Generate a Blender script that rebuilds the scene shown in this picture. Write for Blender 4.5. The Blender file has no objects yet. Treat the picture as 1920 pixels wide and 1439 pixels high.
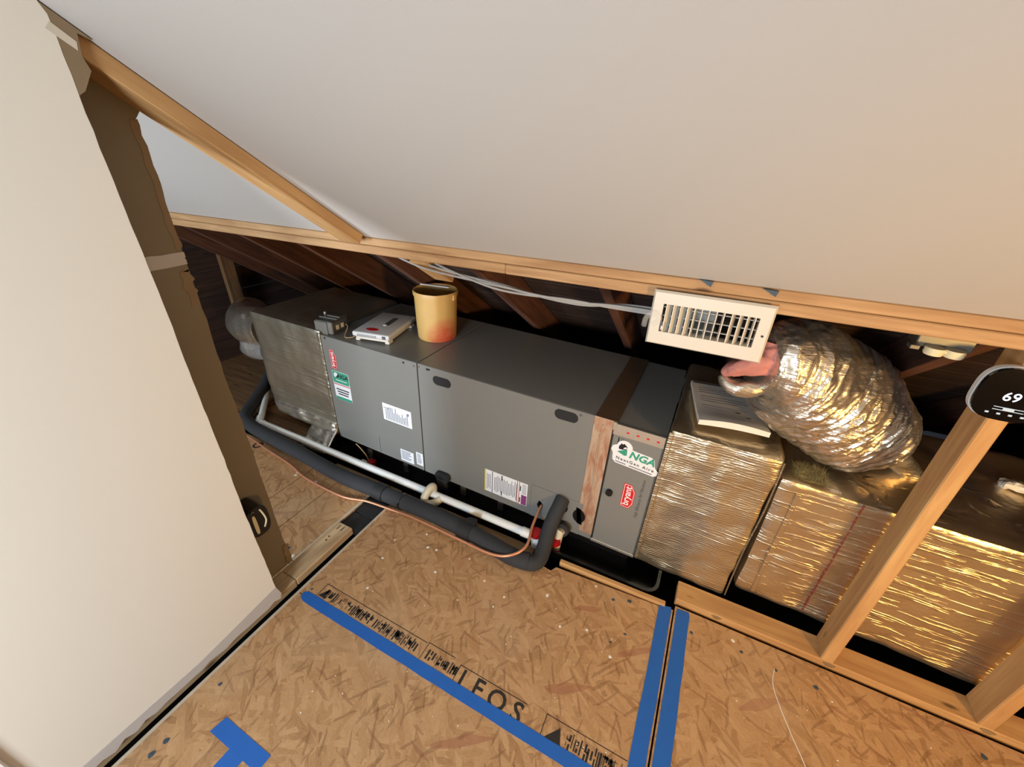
import bpy, bmesh, math, random
from mathutils import Vector, Matrix, noise
random.seed(7)
S = bpy.context.scene
COL = S.collection
# ------------------------------------------------------------------ camera
CAM = Vector((0, 0, 1.495))
cd = bpy.data.cameras.new('camera'); cam = bpy.data.objects.new('camera', cd); COL.objects.link(cam)
RR = ((0.89185147, 0.45167023, 0.02439198), (0.23490102, -0.41639445, -0.87831496), (-0.38655203, 0.78905619, -0.4774598))
mx = Matrix.Identity(4)
for i in range(3):
    mx[i][0] = RR[0][i]; mx[i][1] = -RR[1][i]; mx[i][2] = -RR[2][i]; mx[i][3] = CAM[i]
cam.matrix_world = mx
cd.sensor_width = 36; cd.lens = 763.85 / 1920 * 36; cd.clip_start = .02
S.camera = cam
# ------------------------------------------------------------------ world, lamps, exposure
W = bpy.data.worlds.new('world'); S.world = W; W.use_nodes = True
W.node_tree.nodes['Background'].inputs[0].default_value = (.75, .85, 1, 1)
W.node_tree.nodes['Background'].inputs[1].default_value = .02
def lamp(name, kind, loc, power, col, size, target=None, sy=None):
    d = bpy.data.lights.new(name, kind); d.energy = power; d.color = col
    if kind == 'AREA':
        d.size = size
        if sy: d.shape = 'RECTANGLE'; d.size_y = sy
    else: d.shadow_soft_size = size
    o = bpy.data.objects.new(name, d); COL.objects.link(o); o.location = loc
    if target is not None: o.rotation_euler = (Vector(target) - Vector(loc)).to_track_quat('-Z', 'Y').to_euler()
    return o
wl_ = lamp('warm_work_lamp', 'SPOT', (1.75, -.55, 1.0), 150, (1, .57, .17), .12, (.55, 1.1, .75))
wl_.data.spot_size = math.radians(90); wl_.data.spot_blend = 1
lamp('neutral_work_lamp', 'AREA', (-.25, -1.6, 1.15), 46, (.86, .94, 1), .6, (-1.1, .9, .75), .6)
lamp('side_room_lamp', 'AREA', (-2.2, -1.5, .75), 60, (.82, .92, 1), .6, (-2.0, .8, 1.5), .6)
S.view_settings.view_transform = 'Standard'; S.view_settings.look = 'None'
S.view_settings.gamma = 1; S.view_settings.use_curve_mapping = False
S.view_settings.exposure = .32
# ------------------------------------------------------------------ materials
def lin(c):
    return tuple((v / 255 / 12.92) if v / 255 <= .04045 else ((v / 255 + .055) / 1.055) ** 2.4 for v in c)
class NT:
    def __init__(s, name):
        s.m = bpy.data.materials.new(name); s.m.use_nodes = True; s.t = s.m.node_tree
        s.b = s.t.nodes['Principled BSDF']
    def n(s, ty, **k):
        x = s.t.nodes.new(ty)
        for a, v in k.items():
            if a.startswith('i_'):
                key = a[2:]
                x.inputs[int(key) if key.isdigit() else key.replace('_', ' ')].default_value = v
            else: setattr(x, a, v)
        return x
    def l(s, a, b): s.t.links.new(a, b)
    def coord(s, scale=(1, 1, 1), rot=(0, 0, 0), loc=(0, 0, 0), kind='Object'):
        c = s.n('ShaderNodeTexCoord'); m = s.n('ShaderNodeMapping')
        m.inputs['Scale'].default_value = scale; m.inputs['Rotation'].default_value = rot; m.inputs['Location'].default_value = loc
        s.l(c.outputs[kind], m.inputs[0]); return m.outputs[0]
    def ramp(s, fac, stops):
        r = s.n('ShaderNodeValToRGB'); e = r.color_ramp.elements
        while len(e) < len(stops): e.new(.5)
        for el, (p, c) in zip(e, stops): el.position = p; el.color = (*c, 1) if len(c) == 3 else c
        s.l(fac, r.inputs[0]); return r.outputs[0]
    def mix(s, f, a, b, blend='MIX'):
        x = s.n('ShaderNodeMix', data_type='RGBA', blend_type=blend)
        for v, i in ((f, 0), (a, 6), (b, 7)):
            if isinstance(v, (int, float)): x.inputs[i].default_value = v
            elif isinstance(v, tuple): x.inputs[i].default_value = (*v, 1) if len(v) == 3 else v
            else: s.l(v, x.inputs[i])
        return x.outputs[2]
    def bump(s, h, strength=.3, dist=.002, normal=None):
        b = s.n('ShaderNodeBump'); b.inputs['Strength'].default_value = strength; b.inputs['Distance'].default_value = dist
        s.l(h, b.inputs['Height'])
        if normal is not None: s.l(normal, b.inputs['Normal'])
        s.l(b.outputs[0], s.b.inputs['Normal']); return b.outputs[0]
    def math(s, op, a, b=None):
        x = s.n('ShaderNodeMath', operation=op)
        for v, i in ((a, 0), (b, 1)):
            if v is None: continue
            if isinstance(v, (int, float)): x.inputs[i].default_value = v
            else: s.l(v, x.inputs[i])
        return x.outputs[0]
    def noise(s, co, scale, detail=3, rough=.5, dist=0):
        x = s.n('ShaderNodeTexNoise'); x.inputs['Scale'].default_value = scale; x.inputs['Detail'].default_value = detail
        x.inputs['Roughness'].default_value = rough; x.inputs['Distortion'].default_value = dist
        if co is not None: s.l(co, x.inputs['Vector'])
        return x.outputs[0]
def plain(name, rgb, rough=.5, metal=0, var=.06, nscale=30, bump=0, spec=.5, emit=0, coat=0):
    t = NT(name); c = lin(rgb)
    co = t.coord()
    nz = t.noise(co, nscale, 4)
    col = t.mix(nz, tuple(v * (1 - var) for v in c), tuple(min(1, v * (1 + var)) for v in c))
    t.l(col, t.b.inputs['Base Color']); t.b.inputs['Roughness'].default_value = rough; t.b.inputs['Metallic'].default_value = metal
    t.b.inputs['Specular IOR Level'].default_value = spec
    t.b.inputs['Coat Weight'].default_value = coat
    if emit: t.b.inputs['Emission Color'].default_value = (*c, 1); t.b.inputs['Emission Strength'].default_value = emit
    if bump: t.bump(t.noise(co, nscale * 6, 3), bump, .001)
    return t.m
def wood(name, light, dark, axis_scale=(3, 42, 42), knots=True, rough=.75):
    t = NT(name); co = t.coord(axis_scale); co2 = t.coord((2.2, 9, 9))
    oi = t.n('ShaderNodeObjectInfo')
    add = t.n('ShaderNodeVectorMath', operation='ADD'); t.l(co, add.inputs[0])
    r3 = t.n('ShaderNodeCombineXYZ'); rr = t.math('MULTIPLY', oi.outputs['Random'], 37); t.l(rr, r3.inputs[0]); t.l(rr, r3.inputs[1]); t.l(r3.outputs[0], add.inputs[1])
    g = t.noise(add.outputs[0], 1.0, 5, .55, .6)
    col = t.ramp(g, [(.3, lin(dark)), (.62, lin(light)), (.8, tuple(v * 1.08 for v in lin(light)))])
    big = t.noise(co2, 1.6, 2)
    col = t.mix(t.ramp(big, [(.35, (0, 0, 0)), (.7, (1, 1, 1))]), col, t.mix(.5, col, lin(dark)))
    if knots:
        add2 = t.n('ShaderNodeVectorMath', operation='ADD'); t.l(t.coord((5, 16, 16)), add2.inputs[0]); t.l(r3.outputs[0], add2.inputs[1])
        v = t.n('ShaderNodeTexVoronoi'); v.inputs['Scale'].default_value = .8; t.l(add2.outputs[0], v.inputs['Vector'])
        k = t.ramp(v.outputs['Distance'], [(.05, (1, 1, 1)), (.12, (0, 0, 0))])
        col = t.mix(k, col, tuple(x * .35 for x in lin(dark)))
    t.l(col, t.b.inputs['Base Color']); t.b.inputs['Roughness'].default_value = rough
    t.bump(g, .25, .002); return t.m
def osb(name):
    t = NT(name); col = None; h = None
    def layer(ang, L, W, seed):
        c = t.n('ShaderNodeTexCoord'); m = t.n('ShaderNodeMapping', vector_type='TEXTURE')
        m.inputs['Scale'].default_value = (L, W, 1); m.inputs['Rotation'].default_value = (0, 0, ang); m.inputs['Location'].default_value = (seed * .137, seed * .071, 0)
        nn = t.n('ShaderNodeTexNoise'); nn.inputs['Scale'].default_value = 9; nn.inputs['Detail'].default_value = 3; t.l(c.outputs['Object'], nn.inputs['Vector'])
        sc = t.n('ShaderNodeVectorMath', operation='SCALE'); t.l(nn.outputs['Color'], sc.inputs[0]); sc.inputs['Scale'].default_value = .022
        ad = t.n('ShaderNodeVectorMath', operation='ADD'); t.l(c.outputs['Object'], ad.inputs[0]); t.l(sc.outputs[0], ad.inputs[1])
        t.l(ad.outputs[0], m.inputs[0])
        v = t.n('ShaderNodeTexVoronoi', voronoi_dimensions='2D'); v.inputs['Scale'].default_value = 1; t.l(m.outputs[0], v.inputs['Vector'])
        sp = t.n('ShaderNodeSeparateColor'); t.l(v.outputs['Color'], sp.inputs[0])
        g = t.noise(m.outputs[0], 5, 3)
        return sp, g
    tones = [(.0, lin((152, 112, 72))), (.25, lin((170, 130, 88))), (.55, lin((179, 139, 97))), (.85, lin((188, 149, 106))), (1, lin((166, 122, 80)))]
    for k, (ang, L, W) in enumerate([(.15, .10, .024), (1.15, .09, .022), (2.25, .11, .02), (.7, .08, .02), (2.8, .1, .022), (1.7, .09, .017), (.4, .07, .014), (2.5, .07, .015)]):
        sp, g = layer(ang, L, W, k + 1)
        c = t.ramp(sp.outputs[0], tones)
        c = t.mix(.22, c, t.ramp(g, [(.3, lin((132, 94, 56))), (.7, lin((206, 168, 122)))]))
        if col is None: col = c; h = sp.outputs[1]
        else:
            m = t.math('GREATER_THAN', sp.outputs[2], .66); col = t.mix(m, col, c)
            hm = t.n('ShaderNodeMix'); t.l(m, hm.inputs[0]); t.l(h, hm.inputs[2]); t.l(sp.outputs[1], hm.inputs[3]); h = hm.outputs[0]
    for k, (ang, L, W, th, cc) in enumerate([(.9, .055, .008, .965, (112, 74, 42)), (2.1, .05, .007, .968, (106, 66, 36)), (2.9, .06, .009, .972, (126, 78, 50)), (1.5, .045, .007, .972, (116, 80, 46))]):
        sp, g = layer(ang, L, W, 20 + k)
        col = t.mix(t.math('MULTIPLY', t.math('GREATER_THAN', sp.outputs[0], th), .42), col, lin(cc))
    sp, g = layer(.55, .12, .03, 41); col = t.mix(t.math('MULTIPLY', t.math('GREATER_THAN', sp.outputs[0], .978), .5), col, lin((146, 88, 64)))
    dust = t.noise(t.coord(), 3.2, 4); col = t.mix(t.ramp(dust, [(.5, (0, 0, 0)), (.75, (.3, .3, .3))]), col, lin((186, 164, 136)))
    t.l(col, t.b.inputs['Base Color']); t.b.inputs['Roughness'].default_value = .62
    t.bump(h, .3, .0012); return t.m
def foil(name, rgb, kind, rough=.3):
    t = NT(name); co = t.coord()
    c = lin(rgb); nz = t.noise(co, 9, 3)
    t.l(t.mix(nz, tuple(v * .85 for v in c), tuple(min(1, v * 1.12) for v in c)), t.b.inputs['Base Color'])
    t.b.inputs['Metallic'].default_value = .92; t.b.inputs['Roughness'].default_value = rough
    if kind == 'bubble':
        a = t.n('ShaderNodeTexWave', wave_type='BANDS', bands_direction='Z'); a.inputs['Scale'].default_value = 34; a.inputs['Distortion'].default_value = 6; a.inputs['Detail'].default_value = 2; a.inputs['Detail Scale'].default_value = 1.6
        t.l(t.coord((.35, .35, 1.0), (0, .12, 0)), a.inputs['Vector'])
        v = t.n('ShaderNodeTexVoronoi', feature='SMOOTH_F1'); v.inputs['Scale'].default_value = 110; t.l(t.coord((1, 1, 1.5)), v.inputs['Vector'])
        h = t.math('ADD', t.math('MULTIPLY', a.outputs[1], .5), t.math('MULTIPLY', v.outputs['Distance'], .45))
        h = t.math('ADD', h, t.math('MULTIPLY', t.noise(co, 7, 3), 3.0))
        ln = t.noise(t.coord((4, 4, 70), (0, 0, 0), (3, 0, 5)), 1, 2)
        h = t.math('ADD', h, t.math('MULTIPLY', t.ramp(ln, [(.62, (0, 0, 0)), (.68, (1, 1, 1))]), .8))
        t.bump(h, .42, .0035)
    elif kind == 'streak':
        a = t.noise(t.coord((5, 5, 75), (0, .02, 0)), 1, 3); b = t.noise(t.coord((60, 60, 90)), 1, 2)
        h = t.math('ADD', t.math('MULTIPLY', t.ramp(a, [(.56, (0, 0, 0)), (.62, (1, 1, 1))]), 1.3), t.math('MULTIPLY', b, .6))
        h = t.math('ADD', h, t.math('MULTIPLY', t.noise(co, 8, 2), 2.0))
        t.bump(h, .5, .004)
    elif kind == 'dull':
        a = t.noise(t.coord((3, 3, 45)), 1, 3)
        h = t.math('ADD', t.ramp(a, [(.55, (0, 0, 0)), (.63, (1, 1, 1))]), t.math('MULTIPLY', t.noise(co, 60, 3), .5))
        h = t.math('ADD', h, t.math('MULTIPLY', t.noise(co, 6, 2), 2.0)); t.bump(h, .4, .004)
    else:
        a = t.n('ShaderNodeTexNoise', noise_type='RIDGED_MULTIFRACTAL'); a.inputs['Scale'].default_value = 1; a.inputs['Detail'].default_value = 3; a.inputs['Distortion'].default_value = .8
        t.l(t.coord((7, 10, 30), (0, .25, .2)), a.inputs['Vector']); h = t.math('ADD', t.math('MULTIPLY', a.outputs[0], .55), t.noise(t.coord((10, 16, 55), (0, .2, 0)), 1, 4, .6, 1.2))
        t.bump(h, .6, .007)
    return t.m
M = {}
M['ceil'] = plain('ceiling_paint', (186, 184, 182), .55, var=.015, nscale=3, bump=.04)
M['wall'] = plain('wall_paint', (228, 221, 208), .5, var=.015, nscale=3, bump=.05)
M['wallback'] = plain('drywall_grey_paper', (128, 116, 96), .9, var=.06, nscale=5)
M['tornpaper'] = plain('drywall_brown_paper', (136, 116, 90), .95, var=.15, nscale=18, bump=.2)
M['gypsum'] = plain('gypsum_core', (206, 196, 178), .95, var=.05)
M['compound'] = plain('joint_compound', (186, 180, 176), .7, var=.05, nscale=12)
M['edgedust'] = plain('dusty_board_edge', (186, 172, 152), .9, var=.3, nscale=25, bump=.3)
M['osb'] = osb('osb_strands')
M['osbedge'] = plain('osb_edge', (176, 140, 96), .9, var=.25, nscale=80, bump=.3)
M['lumber'] = wood('framing_lumber', (194, 154, 102), (164, 120, 74))
M['lumber2'] = wood('header_lumber', (188, 152, 110), (154, 116, 78))
M['platewood'] = wood('dusty_plate_wood', (190, 164, 128), (158, 128, 92))
M['oldwood'] = wood('dirty_wood', (150, 122, 84), (104, 78, 48))
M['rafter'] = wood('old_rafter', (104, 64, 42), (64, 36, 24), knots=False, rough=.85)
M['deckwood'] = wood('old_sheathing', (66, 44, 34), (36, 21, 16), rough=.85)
M['decking'] = wood('attic_decking', (136, 102, 66), (88, 62, 38))
M['dark'] = plain('cavity_shade', (36, 28, 22), .95, var=.3, nscale=10)  # dark colour stands in for shade in the joist cavity
M['cab'] = plain('cabinet_enamel', (119, 120, 118), .34, var=.02, nscale=200, spec=.5)
M['cabtop'] = M['cab']
M['cabin'] = plain('cabinet_shadow_gap', (24, 22, 20), .8)
M['blackpl'] = plain('black_plastic', (16, 16, 17), .35)
M['blackmat'] = plain('black_rubber', (26, 27, 29), .7, bump=.15)
M['foam'] = plain('black_foam_insulation', (42, 44, 48), .85, var=.12, nscale=24, bump=.2)
M['pan'] = plain('black_pan_plastic', (10, 10, 11), .22)
M['pvc'] = plain('white_pvc', (222, 226, 226), .32, var=.03)
M['pvcold'] = plain('primed_pvc', (196, 190, 170), .4, var=.08)
M['redprimer'] = plain('red_primer', (158, 22, 26), .35, var=.2)
M['dullred'] = plain('dull_red_print', (150, 66, 50), .5)
M['copper'] = plain('copper_pipe', (214, 150, 116), .35, metal=.55, var=.1)
M['foilb'] = foil('bubble_foil', (206, 190, 160), 'bubble', .33)
M['foils'] = foil('streaked_foil', (208, 192, 164), 'streak', .32)
M['foild'] = foil('dull_duct_foil', (164, 156, 140), 'dull', .42)
M['foilw'] = foil('wrinkled_foil', (222, 214, 200), 'wrinkle', .27)
M['foiltape'] = plain('aluminium_tape', (204, 196, 184), .3, metal=.7, var=.12, nscale=40, bump=.35)
def tape_red():
    t = NT('printed_foil_tape'); co = t.coord((34, 1, 9)); g = t.noise(co, 1, 4, .65, .8)
    col = t.ramp(g, [(.32, lin((168, 116, 92))), (.48, lin((186, 152, 128))), (.62, lin((196, 178, 158))), (.75, lin((180, 138, 112)))])
    t.l(col, t.b.inputs['Base Color']); t.b.inputs['Metallic'].default_value = .35; t.b.inputs['Roughness'].default_value = .38
    t.bump(t.noise(t.coord((120, 10, 14)), 1, 3), .5, .003); return t.m
M['redtape'] = tape_red()
M['browntape'] = plain('brown_foil_tape', (104, 84, 66), .4, metal=.3, var=.1)
M['galv'] = plain('galvanised_steel', (128, 128, 124), .38, metal=.8, var=.12, nscale=40)
M['white'] = plain('white_enamel', (206, 201, 190), .35, var=.02)
M['label'] = plain('white_label', (222, 226, 232), .5, var=.01)
M['ink'] = plain('label_ink', (120, 124, 140), .6)
M['black'] = plain('black_ink', (14, 14, 14), .6)
M['osbink'] = plain('stamp_ink', (38, 34, 30), .85, var=.4, nscale=60)
M['red'] = plain('red_badge', (200, 30, 34), .4)
M['green'] = plain('teal_green', (52, 148, 122), .45)
M['purple'] = plain('purple_print', (128, 60, 118), .5)
M['yellow'] = plain('yellow_print', (222, 206, 60), .5)
M['blue'] = plain('blue_tape', (22, 92, 176), .62, var=.08, nscale=20, bump=.2)
M['bucket'] = None
M['grey'] = plain('grey_plastic', (148, 148, 150), .42)
M['ltgrey'] = plain('light_grey_plastic', (196, 196, 198), .45)
M['dkgrey'] = plain('dark_grey_plastic', (78, 78, 80), .5)
M['paper'] = plain('manual_paper', (226, 220, 212), .7, var=.04)
M['pages'] = plain('manual_pages', (214, 204, 182), .8, var=.08, nscale=80)
M['pink'] = plain('pink_liner', (190, 124, 114), .65, var=.22, nscale=22, bump=.4)
M['fiber'] = plain('yellow_fiberglass', (150, 140, 98), .95, var=.35, nscale=60, bump=.6)
M['cable'] = plain('grey_cable', (158, 158, 158), .5)
M['wiretan'] = plain('tan_wire', (176, 150, 110), .5)
M['ivory'] = plain('ivory_receptacle', (216, 206, 172), .4)
M['screen'] = plain('black_glass', (6, 6, 8), .12, coat=.6)
M['lit'] = plain('lit_digits', (225, 235, 255), .5, emit=1.6)
M['lit2'] = plain('dim_icons', (150, 170, 190), .5, emit=.45)
M['casing'] = plain('casing_paint', (240, 238, 232), .4, var=.05, nscale=60)
M['fleck'] = plain('white_paint_fleck', (232, 228, 216), .6)
M['navy'] = plain('blue_paint_fleck', (52, 70, 84), .6)
M['plasticfilm'] = None
def film():
    t = NT('clear_tape_film'); t.b.inputs['Base Color'].default_value = (.8, .8, .8, 1); t.b.inputs['Roughness'].default_value = .18
    t.b.inputs['Alpha'].default_value = .16
    t.bump(t.noise(t.coord(), 40, 3), .4, .004); return t.m
M['plasticfilm'] = film()
def bucket_mat():
    t = NT('yellow_bucket_plastic'); co = t.coord()
    base = t.mix(t.noise(co, 12, 3), lin((194, 156, 92)), lin((206, 170, 106)))
    # red paint smear low on the front right side
    g = t.n('ShaderNodeTexGradient', gradient_type='SPHERICAL')
    t.l(t.coord((10, 9, 9), (0, 0, 0), (-.85, .42, -.24)), g.inputs[0])
    f = t.math('MULTIPLY', t.ramp(g.outputs[1], [(.0, (0, 0, 0)), (.6, (1, 1, 1))]), t.math('ADD', t.noise(co, 30, 3), .2))
    t.l(t.mix(f, base, lin((186, 32, 40))), t.b.inputs['Base Color'])
    t.b.inputs['Roughness'].default_value = .45; t.b.inputs['Subsurface Weight'].default_value = .1; t.b.inputs['Subsurface Radius'].default_value = (.01, .006, .003)
    return t.m
M['bucket'] = bucket_mat()
# ------------------------------------------------------------------ mesh helpers
BASE = {}
def obj(name, bm, mat, parent=None, smooth=False, loc=None):
    b = BASE.get(parent.name, Vector()) if parent else Vector()
    if parent is None and loc is not None: b = Vector(loc)
    if b.length: bmesh.ops.translate(bm, verts=bm.verts, vec=-b)
    bmesh.ops.recalc_face_normals(bm, faces=bm.faces)
    me = bpy.data.meshes.new(name); bm.to_mesh(me); bm.free()
    o = bpy.data.objects.new(name, me); COL.objects.link(o)
    me.materials.append(M[mat] if isinstance(mat, str) else mat)
    if smooth:
        me.polygons.foreach_set('use_smooth', [True] * len(me.polygons))
        try: me.set_sharp_from_angle(angle=math.radians(40))
        except Exception: pass
    if parent: o.parent = parent; BASE[o.name] = b
    else:
        if loc is not None: o.location = b
        BASE[o.name] = b
    return o
def root(name, base, rot=None, world=None):
    o = bpy.data.objects.new(name, None); COL.objects.link(o); o.empty_display_size = .05
    o.location = world if world is not None else base
    if rot: o.rotation_euler = rot
    BASE[o.name] = Vector(base); return o
def tag(o, label, cat=None, group=None, kind=None):
    if label: o['label'] = label
    if cat: o['category'] = cat
    if group: o['group'] = group
    if kind: o['kind'] = kind
    return o
def bxm(bm, x0, x1, y0, y1, z0, z1):
    vs = [bm.verts.new((x, y, z)) for x in (x0, x1) for y in (y0, y1) for z in (z0, z1)]
    for f in ((0, 1, 3, 2), (4, 6, 7, 5), (0, 4, 5, 1), (2, 3, 7, 6), (0, 2, 6, 4), (1, 5, 7, 3)):
        bm.faces.new([vs[i] for i in f])
    return vs
def box(x0, x1, y0, y1, z0, z1, bev=0, seg=1):
    bm = bmesh.new(); bxm(bm, x0, x1, y0, y1, z0, z1)
    if bev: bmesh.ops.bevel(bm, geom=bm.edges[:], offset=bev, segments=seg, affect='EDGES', profile=.6)
    return bm
def spline(pts, n=8):
    P = [Vector(p) for p in pts]; out = []
    for i in range(len(P) - 1):
        p0 = P[max(i - 1, 0)]; p1 = P[i]; p2 = P[i + 1]; p3 = P[min(i + 2, len(P) - 1)]
        for k in range(n):
            t = k / n
            out.append(.5 * ((2 * p1) + (-p0 + p2) * t + (2 * p0 - 5 * p1 + 4 * p2 - p3) * t * t + (-p0 + 3 * p1 - 3 * p2 + p3) * t ** 3))
    out.append(P[-1]); return out
def tube(path, r, seg=12, caps=True, bm=None, wob=None):
    bm = bm or bmesh.new(); P = [Vector(p) for p in path]; n = len(P)
    rad = r if isinstance(r, (list, tuple)) else [r] * n
    t0 = (P[1] - P[0]).normalized(); up = Vector((0, 0, 1)) if abs(t0.z) < .9 else Vector((0, 1, 0))
    a = t0.cross(up).normalized(); rings = []
    for i in range(n):
        t = (P[min(i + 1, n - 1)] - P[max(i - 1, 0)]).normalized()
        a = (a - t * a.dot(t)).normalized(); b = t.cross(a)
        ring = []
        for k in range(seg):
            an = 2 * math.pi * k / seg; rr = rad[i] * (wob(i / (n - 1), an) if wob else 1)
            ring.append(bm.verts.new(P[i] + (a * math.cos(an) + b * math.sin(an)) * rr))
        rings.append(ring)
    for i in range(n - 1):
        for k in range(seg):
            bm.faces.new((rings[i][k], rings[i][(k + 1) % seg], rings[i + 1][(k + 1) % seg], rings[i + 1][k]))
    if caps: bm.faces.new(rings[0][::-1]); bm.faces.new(rings[-1])
    return bm
def lathe(prof, seg=32, c=(0, 0), fn=None):
    bm = bmesh.new(); rings = []
    for (r, z) in prof:
        ring = []
        for k in range(seg):
            an = 2 * math.pi * k / seg; q = r * (fn(an, z) if fn else 1)
            ring.append(bm.verts.new((c[0] + q * math.cos(an), c[1] + q * math.sin(an), z)))
        rings.append(ring)
    for i in range(len(prof) - 1):
        for k in range(seg): bm.faces.new((rings[i][k], rings[i][(k + 1) % seg], rings[i + 1][(k + 1) % seg], rings[i + 1][k]))
    bm.faces.new(rings[0][::-1]); bm.faces.new(rings[-1]); return bm
def prism(pts, a0, a1, plane='xz'):
    """outline pts extruded along the missing axis from a0 to a1"""
    bm = bmesh.new()
    mk = {'xz': lambda p, a: (p[0], a, p[1]), 'xy': lambda p, a: (p[0], p[1], a), 'yz': lambda p, a: (a, p[0], p[1])}[plane]
    A = [bm.verts.new(mk(p, a0)) for p in pts]; B = [bm.verts.new(mk(p, a1)) for p in pts]
    bm.faces.new(A); bm.faces.new(B[::-1]); n = len(pts)
    for i in range(n): bm.faces.new((A[i], A[(i + 1) % n], B[(i + 1) % n], B[i]))
    return bm
def oval(cx, cz, w, h, n=20):
    r = h / 2; pts = []
    for k in range(n):
        an = 2 * math.pi * k / n; s = (w / 2 - r) * (1 if math.cos(an) >= 0 else -1)
        pts.append((cx + s + r * math.cos(an), cz + r * math.sin(an)))
    return pts
def rrect(cx, cz, w, h, r, n=5):
    pts = []
    for (sx, sz, a0) in ((1, 1, 0), (-1, 1, 90), (-1, -1, 180), (1, -1, 270)):
        for k in range(n + 1):
            a = math.radians(a0 + 90 * k / n); pts.append((cx + sx * (w / 2 - r) + r * math.cos(a), cz + sz * (h / 2 - r) + r * math.sin(a)))
    return pts
def beam(name, p0, p1, w, t, mat, parent, normal=(0, 0, 1), bev=.002):
    """board with its length on local x; w across, t along normal. p0,p1 centre line"""
    p0 = Vector(p0); p1 = Vector(p1); L = (p1 - p0).length
    bm = box(-L / 2, L / 2, -w / 2, w / 2, -t / 2, t / 2, bev)
    me = bpy.data.meshes.new(name); bmesh.ops.recalc_face_normals(bm, faces=bm.faces); bm.to_mesh(me); bm.free()
    me.materials.append(M[mat]); o = bpy.data.objects.new(name, me); COL.objects.link(o)
    x = (p1 - p0).normalized(); z = Vector(normal); z = (z - x * z.dot(x)).normalized(); y = z.cross(x)
    m = Matrix.Identity(4)
    for i in range(3): m[i][0] = x[i]; m[i][1] = y[i]; m[i][2] = z[i]; m[i][3] = ((p0 + p1) / 2)[i]
    if parent:
        o.parent = parent; b = BASE.get(parent.name, Vector()); m[0][3] -= b[0]; m[1][3] -= b[1]; m[2][3] -= b[2]
    o.matrix_local = m; return o
def text_bm(body, size, mat4, offset=0.0, shear=0.0, space=1.0, align='CENTER', ext=.0002):
    c = bpy.data.curves.new('txt', 'FONT'); c.body = body; c.size = size; c.offset = offset; c.shear = shear
    c.space_character = space; c.align_x = align; c.align_y = 'CENTER'; c.extrude = ext; c.resolution_u = 3
    o = bpy.data.objects.new('txt', c); COL.objects.link(o)
    dg = bpy.context.evaluated_depsgraph_get(); me = bpy.data.meshes.new_from_object(o.evaluated_get(dg))
    bpy.data.objects.remove(o); bpy.data.curves.remove(c)
    bm = bmesh.new(); bm.from_mesh(me); bpy.data.meshes.remove(me)
    bmesh.ops.transform(bm, matrix=mat4, verts=bm.verts); return bm
def face_y(x, y, z, roll=0):      # text upright on a plane facing -y
    return Matrix.Translation((x, y, z)) @ Matrix.Rotation(roll, 4, Vector((0, 1, 0))) @ Matrix.Rotation(math.pi / 2, 4, 'X')
def flat_z(x, y, z, rot=0):
    return Matrix.Translation((x, y, z)) @ Matrix.Rotation(rot, 4, 'Z')
SL = .69                                    # roof pitch
def ceil_z(y, z0=1.235): return z0 - (y - 1.19) * SL
# ================================================================== SETTING
# ceiling: sloped drywall, then flat part overhead
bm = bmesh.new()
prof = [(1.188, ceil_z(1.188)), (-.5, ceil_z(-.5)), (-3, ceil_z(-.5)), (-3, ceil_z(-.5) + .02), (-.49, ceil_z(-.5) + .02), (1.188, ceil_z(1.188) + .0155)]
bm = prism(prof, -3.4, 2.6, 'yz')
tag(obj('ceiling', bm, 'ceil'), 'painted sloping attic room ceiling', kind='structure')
bm = box(-3.4, 2.6, -3.02, -3, -.3, 2.42); tag(obj('wall_back', bm, 'wall'), 'painted wall behind the viewer', kind='structure')
bm = box(2.6, 2.62, -3, 1.19, -.3, 2.42); tag(obj('wall_right', bm, 'wall'), 'painted wall at the right of the room', kind='structure')
# left partition
wl = root('wall_left', (-1.2, 0, 0)); tag(wl, 'half-demolished left partition with open stud bay', kind='structure')
e = []
z = .03
while z < 1.72: e.append((.48 + .004 * noise.noise(Vector((z * 3, 0, 0))) + random.uniform(-.001, .001), z)); z += .03
ys = [(-.2, .03)] + e + [(.47, ceil_z(.47)), (-.2, ceil_z(-.2))]
obj('front_drywall', prism(ys, -1.2025, -1.19, 'yz'), 'wall', wl)
ys = [(-3, .03), (-1, .03), (-1, 2.05), (-.2, 2.05), (-.2, ceil_z(-.2)), (-.5, ceil_z(-.5)), (-3, ceil_z(-.5))]
obj('front_drywall', prism(ys, -1.2025, -1.19, 'yz'), 'wall', wl)
obj('door_panel', box(-1.25, -1.22, -1, -.2, .02, 2.05), 'casing', wl)
e = []
z = .02
while z < ceil_z(.62) - .06: e.append((.61 + .004 * noise.noise(Vector((z * 5, 0, 3))) + random.uniform(-.002, .002), z)); z += .035
ys = [(-3, .02)] + e + [(.625, ceil_z(.625) - .045), (-.5, ceil_z(-.5)), (-3, ceil_z(-.5))]
obj('back_drywall', prism(ys, -1.308, -1.295, 'yz'), 'wallback', wl)
def ragged(y0, y1, z0, z1, n=9, a=.006):
    P = []
    for i in range(n): P.append((y0 + (y1 - y0) * i / (n - 1), z0 + random.uniform(-a, a)))
    for i in range(n): P.append((y1 + random.uniform(-a, a), z0 + (z1 - z0) * (i + .5) / n))
    for i in range(n): P.append((y1 - (y1 - y0) * i / (n - 1), z1 + random.uniform(-a, a)))
    for i in range(n): P.append((y0 + random.uniform(-a, a), z1 - (z1 - z0) * (i + .5) / n))
    return P
obj('joint_band', prism(ragged(.40, .612, 1.228, 1.262, 9, .002), -1.295, -1.2935, 'yz'), 'compound', wl)
obj('torn_paper', prism(ragged(.585, .612, 1.12, 1.215), -1.295, -1.2938, 'yz'), 'tornpaper', wl)
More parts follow.
